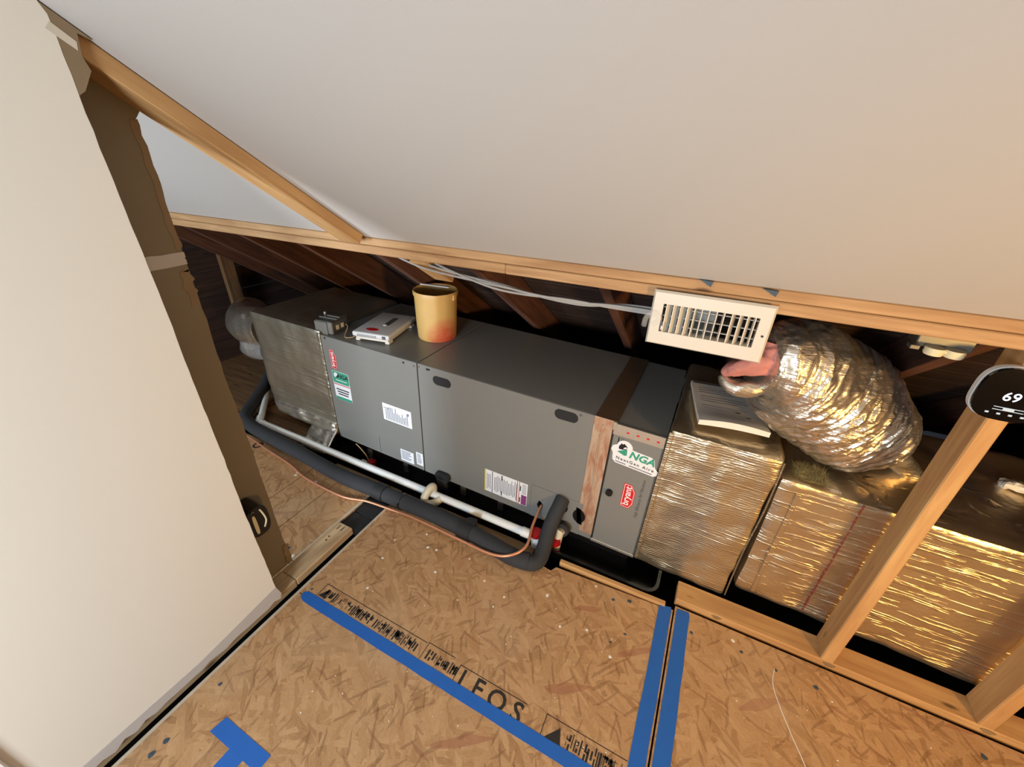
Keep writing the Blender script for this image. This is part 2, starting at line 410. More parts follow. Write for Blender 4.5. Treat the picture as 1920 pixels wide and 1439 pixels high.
obj('torn_paper', prism(ragged(.597, .613, 1.27, 1.56, 14, .003), -1.295, -1.2938, 'yz'), 'tornpaper', wl)
obj('torn_paper', prism(ragged(.598, .618, .02, .12, 7, .006), -1.295, -1.29, 'yz'), 'tornpaper', wl)
# torn drywall remnant in the upper corner of the opening
P = [(.40, 1.60), (.47, 1.582), (.492, 1.597), (.514, 1.632), (.508, 1.655), (.514, 1.69), (.534, ceil_z(.534) - .003), (.40, ceil_z(.40) - .003)]
obj('torn_drywall_corner', prism(P, -1.2035, -1.1905, 'yz'), 'tornpaper', wl)
P = [(.468, 1.688), (.478, 1.7), (.508, 1.676), (.505, 1.662)]
obj('torn_drywall_patch', prism(P, -1.1908, -1.1898, 'yz'), 'gypsum', wl)
# partition top plate under the ceiling, bottom plate on the floor
nrm = Vector((0, SL, 1)).normalized()
pa = Vector((-1.25, -.3, ceil_z(-.3))) - nrm * .0205; pb = Vector((-1.25, 1.172, ceil_z(1.172))) - nrm * .0205
beam('top_plate', pa, pb, .092, .038, 'lumber', wl, nrm)
beam('bottom_plate', (-1.249, -3, .001), (-1.249, .562, .001), .088, .038, 'platewood', wl)
beam('bottom_plate', (-1.249, .564, .001), (-1.249, .858, .001), .088, .038, 'platewood', wl, bev=.004)
for (y, x) in ((.832, -1.262), (.832, -1.24)): obj('staple', box(x - .0015, x + .0015, y - .012, y + .012, .02, .0215), 'black', wl)
for (y, x) in ((.775, -1.26), (.755, -1.255)): obj('nail_head', lathe([(.0035, .02), (.0035, .0214)], 10, (x, y)), 'black', wl)
# unpainted strip along the foot of the wall
pts = [(-.15, .03)] + [(-.13 + .62 * i / 24 - .004, .024 + .012 * noise.noise(Vector((i * .9, 1, 2)))) for i in range(1, 24)] + [(.484, .018), (.492, .04), (.482, .088), (.2, .058), (-.15, .066)]
tag(obj('baseboard_left', prism(pts, -1.2, -1.1885, 'yz'), 'compound', loc=(-1.19, .2, .02)), 'bare grey strip along foot of left wall', kind='structure')
tag(obj('trim_1', box(-1.19, -1.178, -.235, -.150, .0, 2.0, .003), 'casing', loc=(-1.18, -.18, 0)), 'white door casing at the lower left', kind='structure')
# floors -------------------------------------------------------------
fl = root('floor', (0, 0, 0)); tag(fl, 'oriented strand board subfloor of the room', kind='structure')
def sheet(pts, mat='osb', parent=None, z0=-.018, z1=0.0):
    return obj('osb_sheet', prism(pts, z0, z1, 'xy'), mat, parent or fl)
edge = [(-1.165 + i * .04, 1.108 + .004 * noise.noise(Vector((i * .7, 0, 0)))) for i in range(17)]
sheet([(-1.172, .542)] + [(-1.172, 1.1)] + edge + [(-.44, 1.104), (-.33, 1.09), (-.315, 1.116), (.1, 1.142), (.151, 1.15), (.151, .542)])
sheet([(-1.172, -.68), (-1.172, .5385), (.151, .5385), (.151, -.68)])
sheet([(.157, -.3), (.157, 1.172), (2.6, 1.172), (2.6, -.3)])
sheet([(-1.172, -3), (-1.172, -.684), (.151, -.684), (.151, -3)])
sheet([(.157, -3), (.157, -.304), (2.6, -.304), (2.6, -3)])
# white scuffed edge along the left board edge and along the knee wall gap
obj('edge_strip', box(-1.1735, -1.162, -.1, 1.03, -.004, .0006), 'edgedust', fl)
af = root('floor_attic', (-2, .9, 0)); tag(af, 'strand board decking of the side attic left of the partition', kind='structure')
for (a, b) in ((-1.5155, -1.302), (-1.7165, -1.5195), (-2.45, -1.7205), (-3.55, -2.454)):
    sheet([(a, -3), (a, 1.105), (b, 1.105), (b, -3)], 'osb', af)
obj('edge_strip', box(-1.313, -1.3, .6, 1.07, -.004, .001), 'edgedust', af)
beam('deck_board', (-2.5, 1.5, -.01), (-1.98, 1.5, -.01), .70, .02, 'decking', af)
beam('deck_board', (-3.5, 1.5, -.01), (-2.52, 1.5, -.01), .70, .02, 'decking', af)
beam('joist', (-1.945, 1.16, -.045), (-1.945, 2.6, -.045), .04, .1, 'oldwood', af)
tag(obj('floor_shade_sheet', box(-3.6, 2.6, -3, 3.3, -.30, -.27), 'dark', loc=(0, 0, -.3)), 'sheet coloured dark as shade of the joist cavity under the decking', kind='structure')  # flat sheet, shade of the joist space put into its colour
# knee wall: header, studs, bottom plate
kw = root('wall_knee', (.4, 1.19, 0)); tag(kw, 'open knee wall framing of pale lumber', kind='structure')
beam('header_beam', (-3.4, 1.2125, 1.2195), (2.6, 1.2125, 1.2195), .038, .030, 'lumber2', kw, bev=.003)
beam('header_beam', (-3.4, 1.2105, 1.1885), (-.62, 1.2105, 1.1885), .040, .031, 'lumber2', kw, bev=.003)
beam('header_beam', (-.619, 1.2095, 1.1885), (2.6, 1.2095, 1.1885), .042, .031, 'lumber2', kw, bev=.003)
for x in (.6445, 1.0505, 1.457): beam('stud', (x, 1.2345, .0205), (x, 1.2345, 1.172), .089, .038, 'lumber', kw, (1, 0, 0), .003)
beam('bottom_plate', (.152, 1.2345, .0005), (2.6, 1.2345, .0005), .089, .039, 'lumber', kw, bev=.003)
beam('stub_block', (-1.01, 1.245, 1.168), (-1.01, 1.40, 1.068), .09, .036, 'lumber', kw, nrm)
for (x, y) in ((.30, 1.191), (.655, 1.1895), (1.06, 1.1895)):
    obj('knot', prism([(x + .017 * math.cos(a) * (1 + .2 * math.sin(3 * a)), .008 + .009 * math.sin(a)) for a in [i * math.pi / 6 for i in range(12)]], y - .0015, y + .002, 'xz'), 'oldwood', kw)
for (x, zz) in ((-.02, 1.232), (.13, 1.229)):
    obj('drywall_scrap', prism([(x - .02, zz + .004), (x + .016, zz + .002), (x + .012, zz - .013), (x - .004, zz - .003)], 1.184, 1.1895, 'xz'), 'navy', kw)
# roof: rafters and sheathing boards
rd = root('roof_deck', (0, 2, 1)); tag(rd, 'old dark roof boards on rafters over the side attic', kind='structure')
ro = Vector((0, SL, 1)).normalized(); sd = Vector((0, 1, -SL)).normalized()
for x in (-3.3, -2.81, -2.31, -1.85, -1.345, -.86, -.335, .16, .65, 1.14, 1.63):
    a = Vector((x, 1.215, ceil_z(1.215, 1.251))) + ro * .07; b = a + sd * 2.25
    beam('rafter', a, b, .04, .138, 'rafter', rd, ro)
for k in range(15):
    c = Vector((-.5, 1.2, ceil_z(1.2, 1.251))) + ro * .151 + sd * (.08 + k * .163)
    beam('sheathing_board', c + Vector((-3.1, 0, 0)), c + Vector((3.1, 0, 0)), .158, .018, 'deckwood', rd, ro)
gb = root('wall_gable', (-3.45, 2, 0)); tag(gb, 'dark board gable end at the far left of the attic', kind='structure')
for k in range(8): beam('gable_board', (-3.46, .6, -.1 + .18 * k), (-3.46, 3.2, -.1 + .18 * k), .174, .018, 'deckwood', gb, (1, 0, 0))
beam('post', (-3.38, 1.86, -.02), (-3.38, 1.86, .92), .09, .04, 'decking', gb, (1, 0, 0))
# ================================================================== AIR HANDLER (own tilted frame)
TH = .024; PV = Vector((-1.1, 1.3, 0)); RM = Matrix.Rotation(TH, 4, 'Y')
def aroot(name, base):
    return root(name, base, (0, TH, 0), PV + (RM @ Vector(base)))
FB = .0475                                    # cabinet underside
ah = aroot('air_handler', (.11, .3, FB))
tag(ah, 'long grey-brown horizontal air handler cabinet lying in a black drain pan', 'air handler')
DEP = .615
obj('cabinet_body', box(-.648, .868, .006, DEP, FB, .677), 'cabin', ah)
obj('blower_panel', box(-.65, -.0405, 0, .006, FB, .683, .0015), 'cab', ah)
obj('coil_panel', box(-.0345, .87, 0, .006, FB, .683, .0015), 'cab', ah)
obj('top_panel', box(-.65, -.0405, .0065, DEP, .677, .683, .0012), 'cab', ah)
obj('top_panel', box(-.0345, .87, .0065, DEP, .677, .683, .0012), 'cab', ah)
def part(name, bm, mat, par, label=None, smooth=False):
    o = obj(name, bm, mat, par, smooth)
    if label: o['label'] = label
    return o
for (cx, cz) in ((.098, .625), (.688, .645)): part('handle_hole', prism(oval(cx, cz, .098, .046), -.0008, .003), 'blackmat', ah, 'black oval hand hole')
part('access_plate', box(.574, .815, -.004, 0, .05, .236, .001), 'cab', ah)
for (x, zz) in ((-.115, .666), (-.055, .664), (-.026, .668), (.02, .668), (.03, .668), (.745, .668), (-.62, .672)):
    part('screw', prism([(x + .005 * math.cos(a), zz + .005 * math.sin(a)) for a in [i * math.pi / 4 for i in range(8)]], -.0022, .001), 'galv' if x > -.1 and x < .0 or x > .5 else 'blackpl', ah)
# red maker badge
def badge(par, x0, z0, w, h, y=-.0006):
    pts = [(x0, z0), (x0 + w * .72, z0 - .004), (x0 + w, z0 + h * .18), (x0 + w, z0 + h * .72), (x0 + w * .62, z0 + h), (x0, z0 + h)]
    def inset(P, k):
        cx = sum(p[0] for p in P) / len(P); cz = sum(p[1] for p in P) / len(P)
        return [(cx + (p[0] - cx) * k, cz + (p[1] - cz) * (1 - (1 - k) * .45)) for p in P]
    b = part('badge', prism(pts, y, y + .0008), 'label', par, 'red badge lettered bryant')
    b.data.materials[0] = M['red']
    part('badge_line', prism(inset(pts, .88), y - .0003, y), 'label', b)
    part('badge_face', prism(inset(pts, .80), y - .0006, y - .0002), 'red', b)
    part('lettering', text_bm('bryant', w * .78, face_y(x0 + w * .42, y - .0008, z0 + h * .5, -math.pi / 2), offset=.0006), 'label', b)
badge(ah, -.606, .507, .042, .108)
# service sticker, green and white
cx = -.555
st = part('service_sticker', prism(rrect(cx, .405, .118, .176, .010), -.0008, .0), 'label', ah, 'green and white service sticker')
part('green_field', prism(rrect(cx, .456, .114, .07, .008), -.0012, -.0007), 'green', st)
part('green_field', box(cx - .057, cx + .057, -.0012, -.0007, .318, .336), 'green', st)
part('red_line', box(cx - .057, cx + .057, -.0012, -.0007, .411, .416), 'red', st)
part('lettering', text_bm('NGA', .034, face_y(cx + .018, -.0014, .466), offset=.0008), 'black', st)
part('house_mark', prism([(cx - .045, .456), (cx - .022, .456), (cx - .018, .478), (cx - .034, .486), (cx - .047, .474)], -.0016, -.0012), 'label', st)
part('house_mark', prism([(cx - .035, .456), (cx - .018, .456), (cx - .018, .474)], -.0019, -.0015), 'black', st)
for k in range(3): part('print_line', box(cx - .046 + .005 * k, cx + .046 - .005 * k, -.0012, -.0007, .380 - .015 * k, .387 - .015 * k), 'black', st)
part('print_line', box(cx - .04, cx + .04, -.0015, -.0012, .438, .442), 'label', st)
def datalabel(name, x0, x1, z0, z1, label, rows=9, vert=True, frac=.82):
    s = part(name, prism([(x0, z0), (x1, z0), (x1, z1), (x0, z1)], -.0007, 0), 'label', ah, label)
    bm = bmesh.new(); rnd = random.Random(len(label))
    for k in range(rows):
        if vert:
            x = x0 + (x1 - x0) * (.1 + .8 * k / rows); h = (z1 - z0) * rnd.uniform(.35, frac)
            bxm(bm, x, x + (x1 - x0) * .8 / rows * .45, -.001, -.0006, z0 + (z1 - z0) * .08, z0 + (z1 - z0) * .08 + h)
        else:
            zz = z1 - (z1 - z0) * (.1 + .8 * k / rows)
            bxm(bm, x0 + .006, x0 + (x1 - x0) * rnd.uniform(.6, .93), -.001, -.0006, zz - (z1 - z0) * .4 / rows, zz)
    o = part('fine_print', bm, 'ink', s); return s
s = datalabel('rating_label', -.281, -.097, .295, .397, 'white rating label with fine print', 14)
part('lettering', text_bm('bryant', .013, face_y(-.256, -.0012, .372)), 'dkgrey', s)
part('seal_mark', prism([(-.118 + .008 * math.cos(a), .372 + .008 * math.sin(a)) for a in [i * math.pi / 6 for i in range(12)]], -.0011, -.0006), 'ink', s)
datalabel('small_label', -.191, -.105, .062, .136, 'small white label near the bottom edge', 6, False)
datalabel('small_label', -.086, -.043, .075, .156, 'narrow white label near the bottom edge', 7, False)
s = part('warning_label', box(.328, .553, -.0007, 0, .089, .223), 'label', ah, 'wide white warning label with yellow and purple edges')
part('yellow_edge', box(.328, .335, -.0011, -.0006, .089, .223), 'yellow', s)
part('purple_block', box(.524, .551, -.0011, -.0006, .091, .15), 'purple', s)
for x in (.368, .50, .51): part('rule', box(x, x + .003, -.0012, -.0006, .09, .222), 'black' if x < .5 else 'redprimer', s)
for (x, z0, z1) in ((.418, .095, .12), (.418, .19, .218), (.515, .1, .13), (.515, .17, .2)): part('rule', box(x, x + .005, -.0012, -.0006, z0, z1), 'black', s)
bm = bmesh.new()
for k in range(22):
    x = .34 + k * .0082
    if abs(x - .368) < .006 or x > .5: continue
    z0 = .10 + random.random() * .02; bxm(bm, x, x + .0035, -.001, -.0006, z0, .215 - random.random() * .03)
for k in range(8): bxm(bm, .526, .548, -.001, -.0006, .158 + k * .0075, .161 + k * .0075)
part('fine_print', bm, 'ink', s)
part('panel_crease', box(-.335, -.3335, -.0006, .001, .052, .16), 'blackpl', ah)
# pipe openings
part('pipe_grommet', prism(oval(.622, .136, .028, .046), -.0065, -.0035), 'blackpl', ah)
part('pipe_grommet', prism(oval(.722, .176, .06, .062), -.0065, -.0035), 'blackpl', ah)
part('open_port', prism(oval(.805, .162, .056, .09), -.0062, -.003), 'blackpl', ah, 'dark torn pipe port')
part('drain_stub', tube([(.748, .004, .062), (.748, -.03, .062)], .022, 16), 'pvcold', ah, None, True)
# foil tape seam between cabinet and filter rack
tp = part('tape_seam', box(.798, .872, -.0025, .0, .078, .686, .001), 'redtape', ah, 'reddish printed foil tape over the seam')
bm = bmesh.new(); tube(spline([(.835, -.004, .66), (.832, -.004, .5), (.84, -.004, .36), (.836, -.004, .2), (.842, -.004, .09)], 5), .0035, 6, bm=bm); part('tape_fold', bm, 'redtape', tp)
part('top_tape', box(.80, .885, .0, DEP, .683, .6840), 'browntape', ah)
# ---------------- filter cabinet
fc = aroot('filter_cabinet', (.97, .3, .055))
tag(fc, 'narrow grey filter cabinet with red badge, between air handler and foil duct', 'filter cabinet')
obj('cabinet_body', box(.874, 1.062, .006, DEP, .055, .676), 'cab', fc)
dr = obj('door', box(.879, 1.058, -.004, .006, .058, .655, .002), 'cab', fc)
obj('latch_knob', prism([(.909 + .014 * math.cos(a), .356 + .014 * math.sin(a)) for a in [i * math.pi / 8 for i in range(16)]], -.018, -.004), 'blackpl', dr)
obj('shadow_gap', box(.8735, .879, -.002, .006, .06, .655), 'cabin', fc)
obj('top_tape', box(.876, 1.06, -.0055, .004, .632, .679, .001), 'foiltape', fc)['label'] = 'silver tape along the top edge'
obj('top_tape', box(.872, .885, -.006, .006, .650, .684, .001), 'foiltape', fc)
obj('bottom_tape', box(.872, 1.062, -.006, .006, .05, .064, .001), 'foiltape', fc)
for k in range(4): obj('tape_print', prism([(.93 + .036 * k + .006 * math.cos(a), .655 + .004 * math.sin(a)) for a in [i * math.pi / 4 for i in range(8)]], -.0061, -.0054), 'red', fc)
badge(dr, .958, .308, .048, .118, -.0048)
o = text_bm('High Efficiency Air Filtration', .0175, face_y(1.027, -.0045, .37, -math.pi / 2)); part('lettering', o, 'dkgrey', dr)
o = bmesh.new()
for k, (x, w) in enumerate(((.9, .004), (.912, .0012), (.918, .0012), (.926, .0012))): bxm(o, x, x + w, -.0048, -.0042, .588 - .004 * k, .625)
part('fine_print', o, 'black', dr)
# company sticker, white cut-out outline
def bl(cx, cz, r, a0, a1, n=6): return [(cx + r * math.cos(math.radians(a0 + (a1 - a0) * i / n)), cz + r * math.sin(math.radians(a0 + (a1 - a0) * i / n))) for i in range(n + 1)]
pts = [(.905, .504), (1.05, .504), (1.062, .512), (1.064, .53), (1.05, .545), (1.042, .578), (1.03, .584), (.962, .585), (.956, .59)] + bl(.93, .585, .03, 10, 175, 8) + [(.886, .578), (.881, .56), (.89, .545), (.893, .515)]
def slope_xz(bm, k=-.07, x0=.97):
    for v in bm.verts: v.co.z += (v.co.x - x0) * k
    return bm
ns = part('company_sticker', slope_xz(prism(pts, -.005, -.0038)), 'label', dr, 'white sticker lettered NGA NextGen Aire')
def roofmark(P, y): return slope_xz(prism(P, y, y + .0005))
part('lettering', slope_xz(text_bm('NGA', .043, face_y(.998, -.0056, .562), offset=.0014, shear=.22, space=1.02)), 'green', ns)
part('lettering', slope_xz(text_bm('NextGen Aire', .0185, face_y(.977, -.0056, .529), offset=.0002, space=1.35)), 'black', ns)
part('lettering', slope_xz(text_bm('heating - cooling  home comfort', .0085, face_y(.976, -.0056, .512), space=1.05)) if False else slope_xz(box(.905, .946, -.0056, -.005, .510, .5145)), 'ink', ns)
part('print_line', slope_xz(box(.958, 1.045, -.0056, -.005, .510, .5145)), 'ink', ns)
part('house_mark', roofmark([(.908, .583), (.916, .600), (.920, .595), (.926, .601), (.940, .590), (.937, .577), (.921, .572), (.909, .571)], -.0056), 'black', ns)
part('house_mark', roofmark([(.905, .558), (.940, .580), (.943, .554), (.934, .549)], -.0058), 'green', ns)
part('house_mark', roofmark([(.925, .578), (.93, .587), (.938, .589), (.936, .58)], -.0062), 'label', ns)
# ---------------- insulated ducts
def wrap_box(x0, x1, y0, y1, z0, z1, nx, ny, nz, amp, fr=9, bev=.02, seed=0):
    bm = bmesh.new(); vs = {}
    def V(i, j, k):
        if (i, j, k) not in vs:
            p = Vector((x0 + (x1 - x0) * i / nx, y0 + (y1 - y0) * j / ny, z0 + (z1 - z0) * k / nz)); vs[(i, j, k)] = bm.verts.new(p)
        return vs[(i, j, k)]
    for i in range(nx):
        for k in range(nz):
            for j in (0, ny): bm.faces.new((V(i, j, k), V(i + 1, j, k), V(i + 1, j, k + 1), V(i, j, k + 1)))
    for i in range(nx):
        for j in range(ny):
            for k in (0, nz): bm.faces.new((V(i, j, k), V(i + 1, j, k), V(i + 1, j + 1, k), V(i, j + 1, k)))
    for j in range(ny):
        for k in range(nz):
            for i in (0, nx): bm.faces.new((V(i, j, k), V(i, j + 1, k), V(i, j + 1, k + 1), V(i, j, k + 1)))
    lo = Vector((x0 + bev, y0 + bev, z0 + bev)); hi = Vector((x1 - bev, y1 - bev, z1 - bev))
    for v in bm.verts:
        c = Vector([min(max(v.co[a], lo[a]), hi[a]) for a in range(3)]); d = v.co - c
        if d.length > 1e-6: d = d.normalized(); v.co = c + d * bev
        q = v.co * fr + Vector((seed, 0, 0))
        v.co += d * amp * (noise.noise(q) + .5 * noise.noise(q * 2.3)) if d.length > 1e-6 else Vector()
    return bm
d1 = aroot('insulated_duct', (1.24, .3, .05))
tag(d1, 'foil bubble-wrapped square duct joined to the filter cabinet', 'duct')
obj('wrap', wrap_box(1.068, 1.415, -.008, .62, .045, .722, 30, 24, 48, .006, 10, .016, 3), 'foilb', d1, True)
obj('end_seam', tube(spline([(1.413, -.004, .715), (1.418, -.006, .5), (1.414, -.004, .3), (1.42, -.006, .055)], 6), .003, 6), 'foild', d1)
obj('edge_tape', box(1.064, 1.08, -.012, -.004, .06, .712, .002), 'foilb', d1)
d2 = root('insulated_duct', (.9, 1.6, .06)); tag(d2, 'lower foil-wrapped trunk duct running behind the studs', 'duct')
bm = wrap_box(.342, 2.5, 1.315, 1.93, .055, .612, 90, 24, 44, .007, 8, .018, 11)
for v in bm.verts: v.co.z -= (v.co.x - .35) * .035
obj('wrap', bm, 'foils', d2, True)
bm = bmesh.new()
for k in range(24):
    z0 = .075 + k * .022
    x = .565
    bxm(bm, x, x + .0035, 1.3095, 1.316, z0, z0 + (.016 if k % 3 else .012))
obj('red_print_line', bm, 'dullred', d2)['label'] = 'dashed red print line'
obj('lap_seam', box(.395, .41, 1.3085, 1.318, .08, .57, .001), 'foils', d2)
# left supply plenum
d3 = aroot('supply_plenum', (-.92, .3, .06)); tag(d3, 'dull foil-faced square plenum at the left end of the air handler', 'duct')
obj('wrap', wrap_box(-1.205, -.653, 0, .60, .065, .702, 30, 20, 34, .005, 8, .012, 5), 'foild', d3, True)
bm = wrap_box(-1.175, -.655, -.018, .12, .05, .135, 26, 8, 8, .008, 14, .02, 9); obj('sagging_wrap', bm, 'foilw', d3, True)
bm = wrap_box(-.678, -.651, -.004, .012, .075, .69, 6, 3, 50, .003, 30, .004, 4); obj('crinkled_seam', bm, 'foild', d3, True)
# foil flap down to the pan
bm = bmesh.new(); g = []
for i in range(15):
    row = []
    for j in range(13):
        u = i / 14; v = j / 12
        x = -.86 + .21 * u - .0 * v + .02 * v; y = -.005 - .13 * v + .0; zz = .10 - .085 * v ** .8 - .02 * (1 - u) + .010 * noise.noise(Vector((u * 5, v * 4, 1)))
        row.append(bm.verts.new((x, y, zz)))
    g.append(row)
for i in range(14):
    for j in range(12): bm.faces.new((g[i][j], g[i + 1][j], g[i + 1][j + 1], g[i][j + 1]))
o = obj('foil_flap', bm, 'foilw', d3, True)
sm = o.modifiers.new('thick', 'SOLIDIFY'); sm.thickness = .002
# flexible ducts
def wrinkle(seed, amp=.045, rings=46, ang=5):
    rid = lambda v: 1 - 2 * abs(noise.noise(v))
    def f(t, a):
        ca, sa = math.cos(a), math.sin(a)
        q = Vector((ca * 1.2, sa * 1.2, t * 4 + seed))
        w = amp * .8 * rid(Vector((ca * ang * .25, sa * ang * .25, t * rings * .30 + seed)))
        w += amp * .5 * rid(Vector((ca * ang * .45 + t * 3, sa * ang * .45, t * rings * .6 + seed)))
        w += amp * .25 * rid(Vector((ca * ang * 2 + t * 9, sa * ang * 2, t * rings * .7 + seed)))
        return 1 + .08 * noise.noise(q) + w - amp * .6
    return f
f2 = root('flexible_duct', (-2.6, 1.45, .4)); tag(f2, 'short silver flexible duct at the left end of the plenum', 'duct')
ax = spline([(-2.32, 1.42, .58), (-2.46, 1.42, .57), (-2.60, 1.45, .55), (-2.74, 1.53, .53), (-2.9, 1.66, .5)], 10)
obj('jacket', tube(ax, .115, 40, True, None, wrinkle(4, .05, 40, 3)), 'foilw', f2, True)
ax = spline([(-2.33, 1.37, .45), (-2.42, 1.36, .44), (-2.52, 1.38, .43), (-2.62, 1.44, .42)], 6)
obj('plastic_sleeve', tube(ax, .055, 24, True, None, wrinkle(8, .08, 14, 3)), 'plasticfilm', f2, True)
f1 = root('flexible_duct', (.42, 1.45, .62)); tag(f1, 'fat crinkled silver flexible duct behind the white register', 'duct')
cp = [(.175, 1.315, .995), (.215, 1.335, .995), (.27, 1.375, .972), (.335, 1.425, .91), (.41, 1.46, .855), (.48, 1.49, .80), (.545, 1.51, .755), (.60, 1.53, .715), (.645, 1.55, .685)]
cr = [.085, .118, .152, .166, .172, .166, .148, .10, .045]
ax = spline(cp, 24); rr = []
for i in range(len(cr) - 1):
    for k in range(24):
        t = k / 24; t = t * t * (3 - 2 * t); rr.append(cr[i] * (1 - t) + cr[i + 1] * t)
rr.append(cr[-1])
obj('jacket', tube(ax, rr, 150, True, None, wrinkle(1, .06, 70, 6)), 'foilw', f1, True)
ax = spline([(.635, 1.545, .69), (.68, 1.56, .655), (.73, 1.57, .612), (.77, 1.57, .585)], 6)
obj('jacket_tail', tube(ax, [.05 - .0015 * i for i in range(len(ax))], 24, True, None, wrinkle(12, .12, 22, 6)), 'foilw', f1, True)
# peeled jacket lip and pink liner at the register end
ax = spline([(.085, 1.315, .925), (.115, 1.30, .905), (.16, 1.30, .905), (.205, 1.31, .92), (.235, 1.33, .95)], 6)
obj('jacket_lip', tube(ax, [.006 + .022 * math.sin(math.pi * (i + 2) / (len(ax) + 2)) for i in range(len(ax))], 16, True, None, wrinkle(3, .15, 12, 3)), 'foilw', f1, True)
ax = spline([(.088, 1.30, .938), (.11, 1.285, .965), (.15, 1.28, .99), (.19, 1.29, 1.01), (.20, 1.31, 1.04)], 12)
o = obj('liner', tube(ax, [.008 + .036 * (i / (len(ax) - 1)) ** .7 for i in range(len(ax))], 40, True, None, wrinkle(6, .2, 14, 3)), 'pink', f1, True); o['label'] = 'pink inner liner'
# ================================================================== REGISTER
rg = root('air_register', (.007, 1.18, 1.04)); tag(rg, 'white metal air register hanging in front of the header', 'register')
X0, X1, Z0, Z1 = -.143, .155, 1.042, 1.198; IX0, IX1, IZ0, IZ1 = -.112, .124, 1.083, 1.163; Y = 1.168
bm = bmesh.new()
def ringface(y, a, b):
    return [bm.verts.new((p[0], y, p[1])) for p in a], [bm.verts.new((p[0], y, p[1])) for p in b]
oa = [(X0, Z0), (X1, Z0), (X1, Z1), (X0, Z1)]; ia = [(IX0, IZ0), (IX1, IZ0), (IX1, IZ1), (IX0, IZ1)]
o1, i1 = ringface(Y - .004, [(X0 + .005, Z0 + .005), (X1 - .005, Z0 + .005), (X1 - .005, Z1 - .005), (X0 + .005, Z1 - .005)], ia)
o2, i2 = ringface(Y + .004, oa, ia); i3 = [bm.verts.new((p[0], Y + .03, p[1])) for p in ia]
for k in range(4):
    n = (k + 1) % 4
    bm.faces.new((o1[k], o1[n], i1[n], i1[k])); bm.faces.new((o1[k], o2[k], o2[n], o1[n])); bm.faces.new((i1[k], i1[n], i3[n], i3[k])); bm.faces.new((o2[k], i2[k], i2[n], o2[n]))
    if False: bm.faces.new((i2[k], i3[k], i3[n], i2[n]))
obj('frame', bm, 'white', rg)
N = 13
for k in range(N):
    x = IX0 + (IX1 - IX0) * (k + .5) / N; tw = [.012, .012, .012, .01, .004, -.002, -.004, -.002, -.003, .008, .009, .007, -.002][k]
    b = bmesh.new(); vs = bxm(b, x - .0012, x + .0012, Y - .002, Y + .018, IZ0, IZ1)
    for v in b.verts:
        if v.co.y > Y: v.co.x += tw
    obj('slat', b, 'white', rg)
for k in range(3):
    zz = IZ0 + (IZ1 - IZ0) * (k + .6) / 3.2
    obj('rear_slat', box(IX0, IX1, Y + .021, Y + .029, zz - .001, zz + .0012), 'white', rg)
obj('damper_lever', box(IX0 + .004, IX0 + .011, Y - .006, Y + .004, IZ0 + .006, IZ0 + .018, .001), 'white', rg)
obj('lever_slot', box(IX0, IX0 + .014, Y + .002, Y + .004, IZ0, IZ0 + .028), 'dkgrey', rg)
obj('screw_hole', lathe([(.003, 0), (.003, .001)], 10), 'black', rg).matrix_local = Matrix.Translation(Vector((.140, Y - .0047, 1.118)) - BASE['air_register']) @ Matrix.Rotation(math.pi / 2, 4, 'X') @ Matrix.Translation(BASE['air_register'])
o = bmesh.new(); tube(spline([(-.155, Y + .005, 1.09), (-.15, Y - .004, 1.12), (-.13, Y - .006, 1.135), (-.115, Y - .003, 1.118), (-.13, Y - .005, 1.10)], 5), .008, 8, bm=o)
obj('clear_tape', o, 'plasticfilm', rg, True)
boot = root('register_boot', (.01, 1.25, 1.05)); tag(boot, 'galvanised boot box just behind the white register', 'duct boot')
bm = bmesh.new()
for (a, b_, c, d, e_, f_) in ((-.105, .118, 1.20, 1.32, 1.078, 1.080), (-.105, .118, 1.232, 1.32, 1.166, 1.168), (-.107, -.105, 1.20, 1.32, 1.078, 1.168), (.118, .12, 1.232, 1.32, 1.078, 1.168), (-.105, .03, 1.318, 1.32, 1.08, 1.166)): bxm(bm, a, b_, c, d, e_, f_)
obj('sheet_metal', bm, 'galv', boot)
# ================================================================== ON TOP OF THE CABINET
def topz(x): return .6835 * math.cos(TH) - (x + 1.1) * math.sin(TH)
# bucket
bx_, by_ = -1.232, 1.612; bz = topz(bx_) + .001
bk = root('paint_bucket', (0, 0, 0), world=(bx_, by_, bz)); tag(bk, 'yellow plastic paint bucket with red smear standing on the air handler', 'bucket')
bk.rotation_euler = (0, TH, 0)
def bshape(an, z):
    d = (an + .95 + math.pi) % (2 * math.pi) - math.pi      # 0 at the front (-y)
    return 1 + .05 * math.exp(-(d / .18) ** 2) * min(1, z / .1)
prof = [(r * 1.24, z * 1.3) for (r, z) in [(.076, 0), (.079, .004), (.082, .06), (.085, .16), (.086, .172), (.089, .173), (.0895, .185), (.0885, .190), (.085, .190), (.081, .17), (.078, .03), (.074, .008), (.02, .006), (.001, .006)]]
obj('pail', lathe(prof, 56, fn=bshape), 'bucket', bk, True)
for s in (-1, 1): obj('handle_lug', box(s * .111 - .004, s * .111 + .004, -.012, .012, .21, .24, .003), 'bucket', bk)
stk = beam('paint_stirrer', (bx_ - .105, by_ + .03, bz + .2515), (bx_ + .055, by_ + .05, bz + .2515), .018, .006, 'ltgrey', None, bev=.001)
tag(stk, 'pale flat stirring stick laid across the yellow bucket rim', 'paint stick')
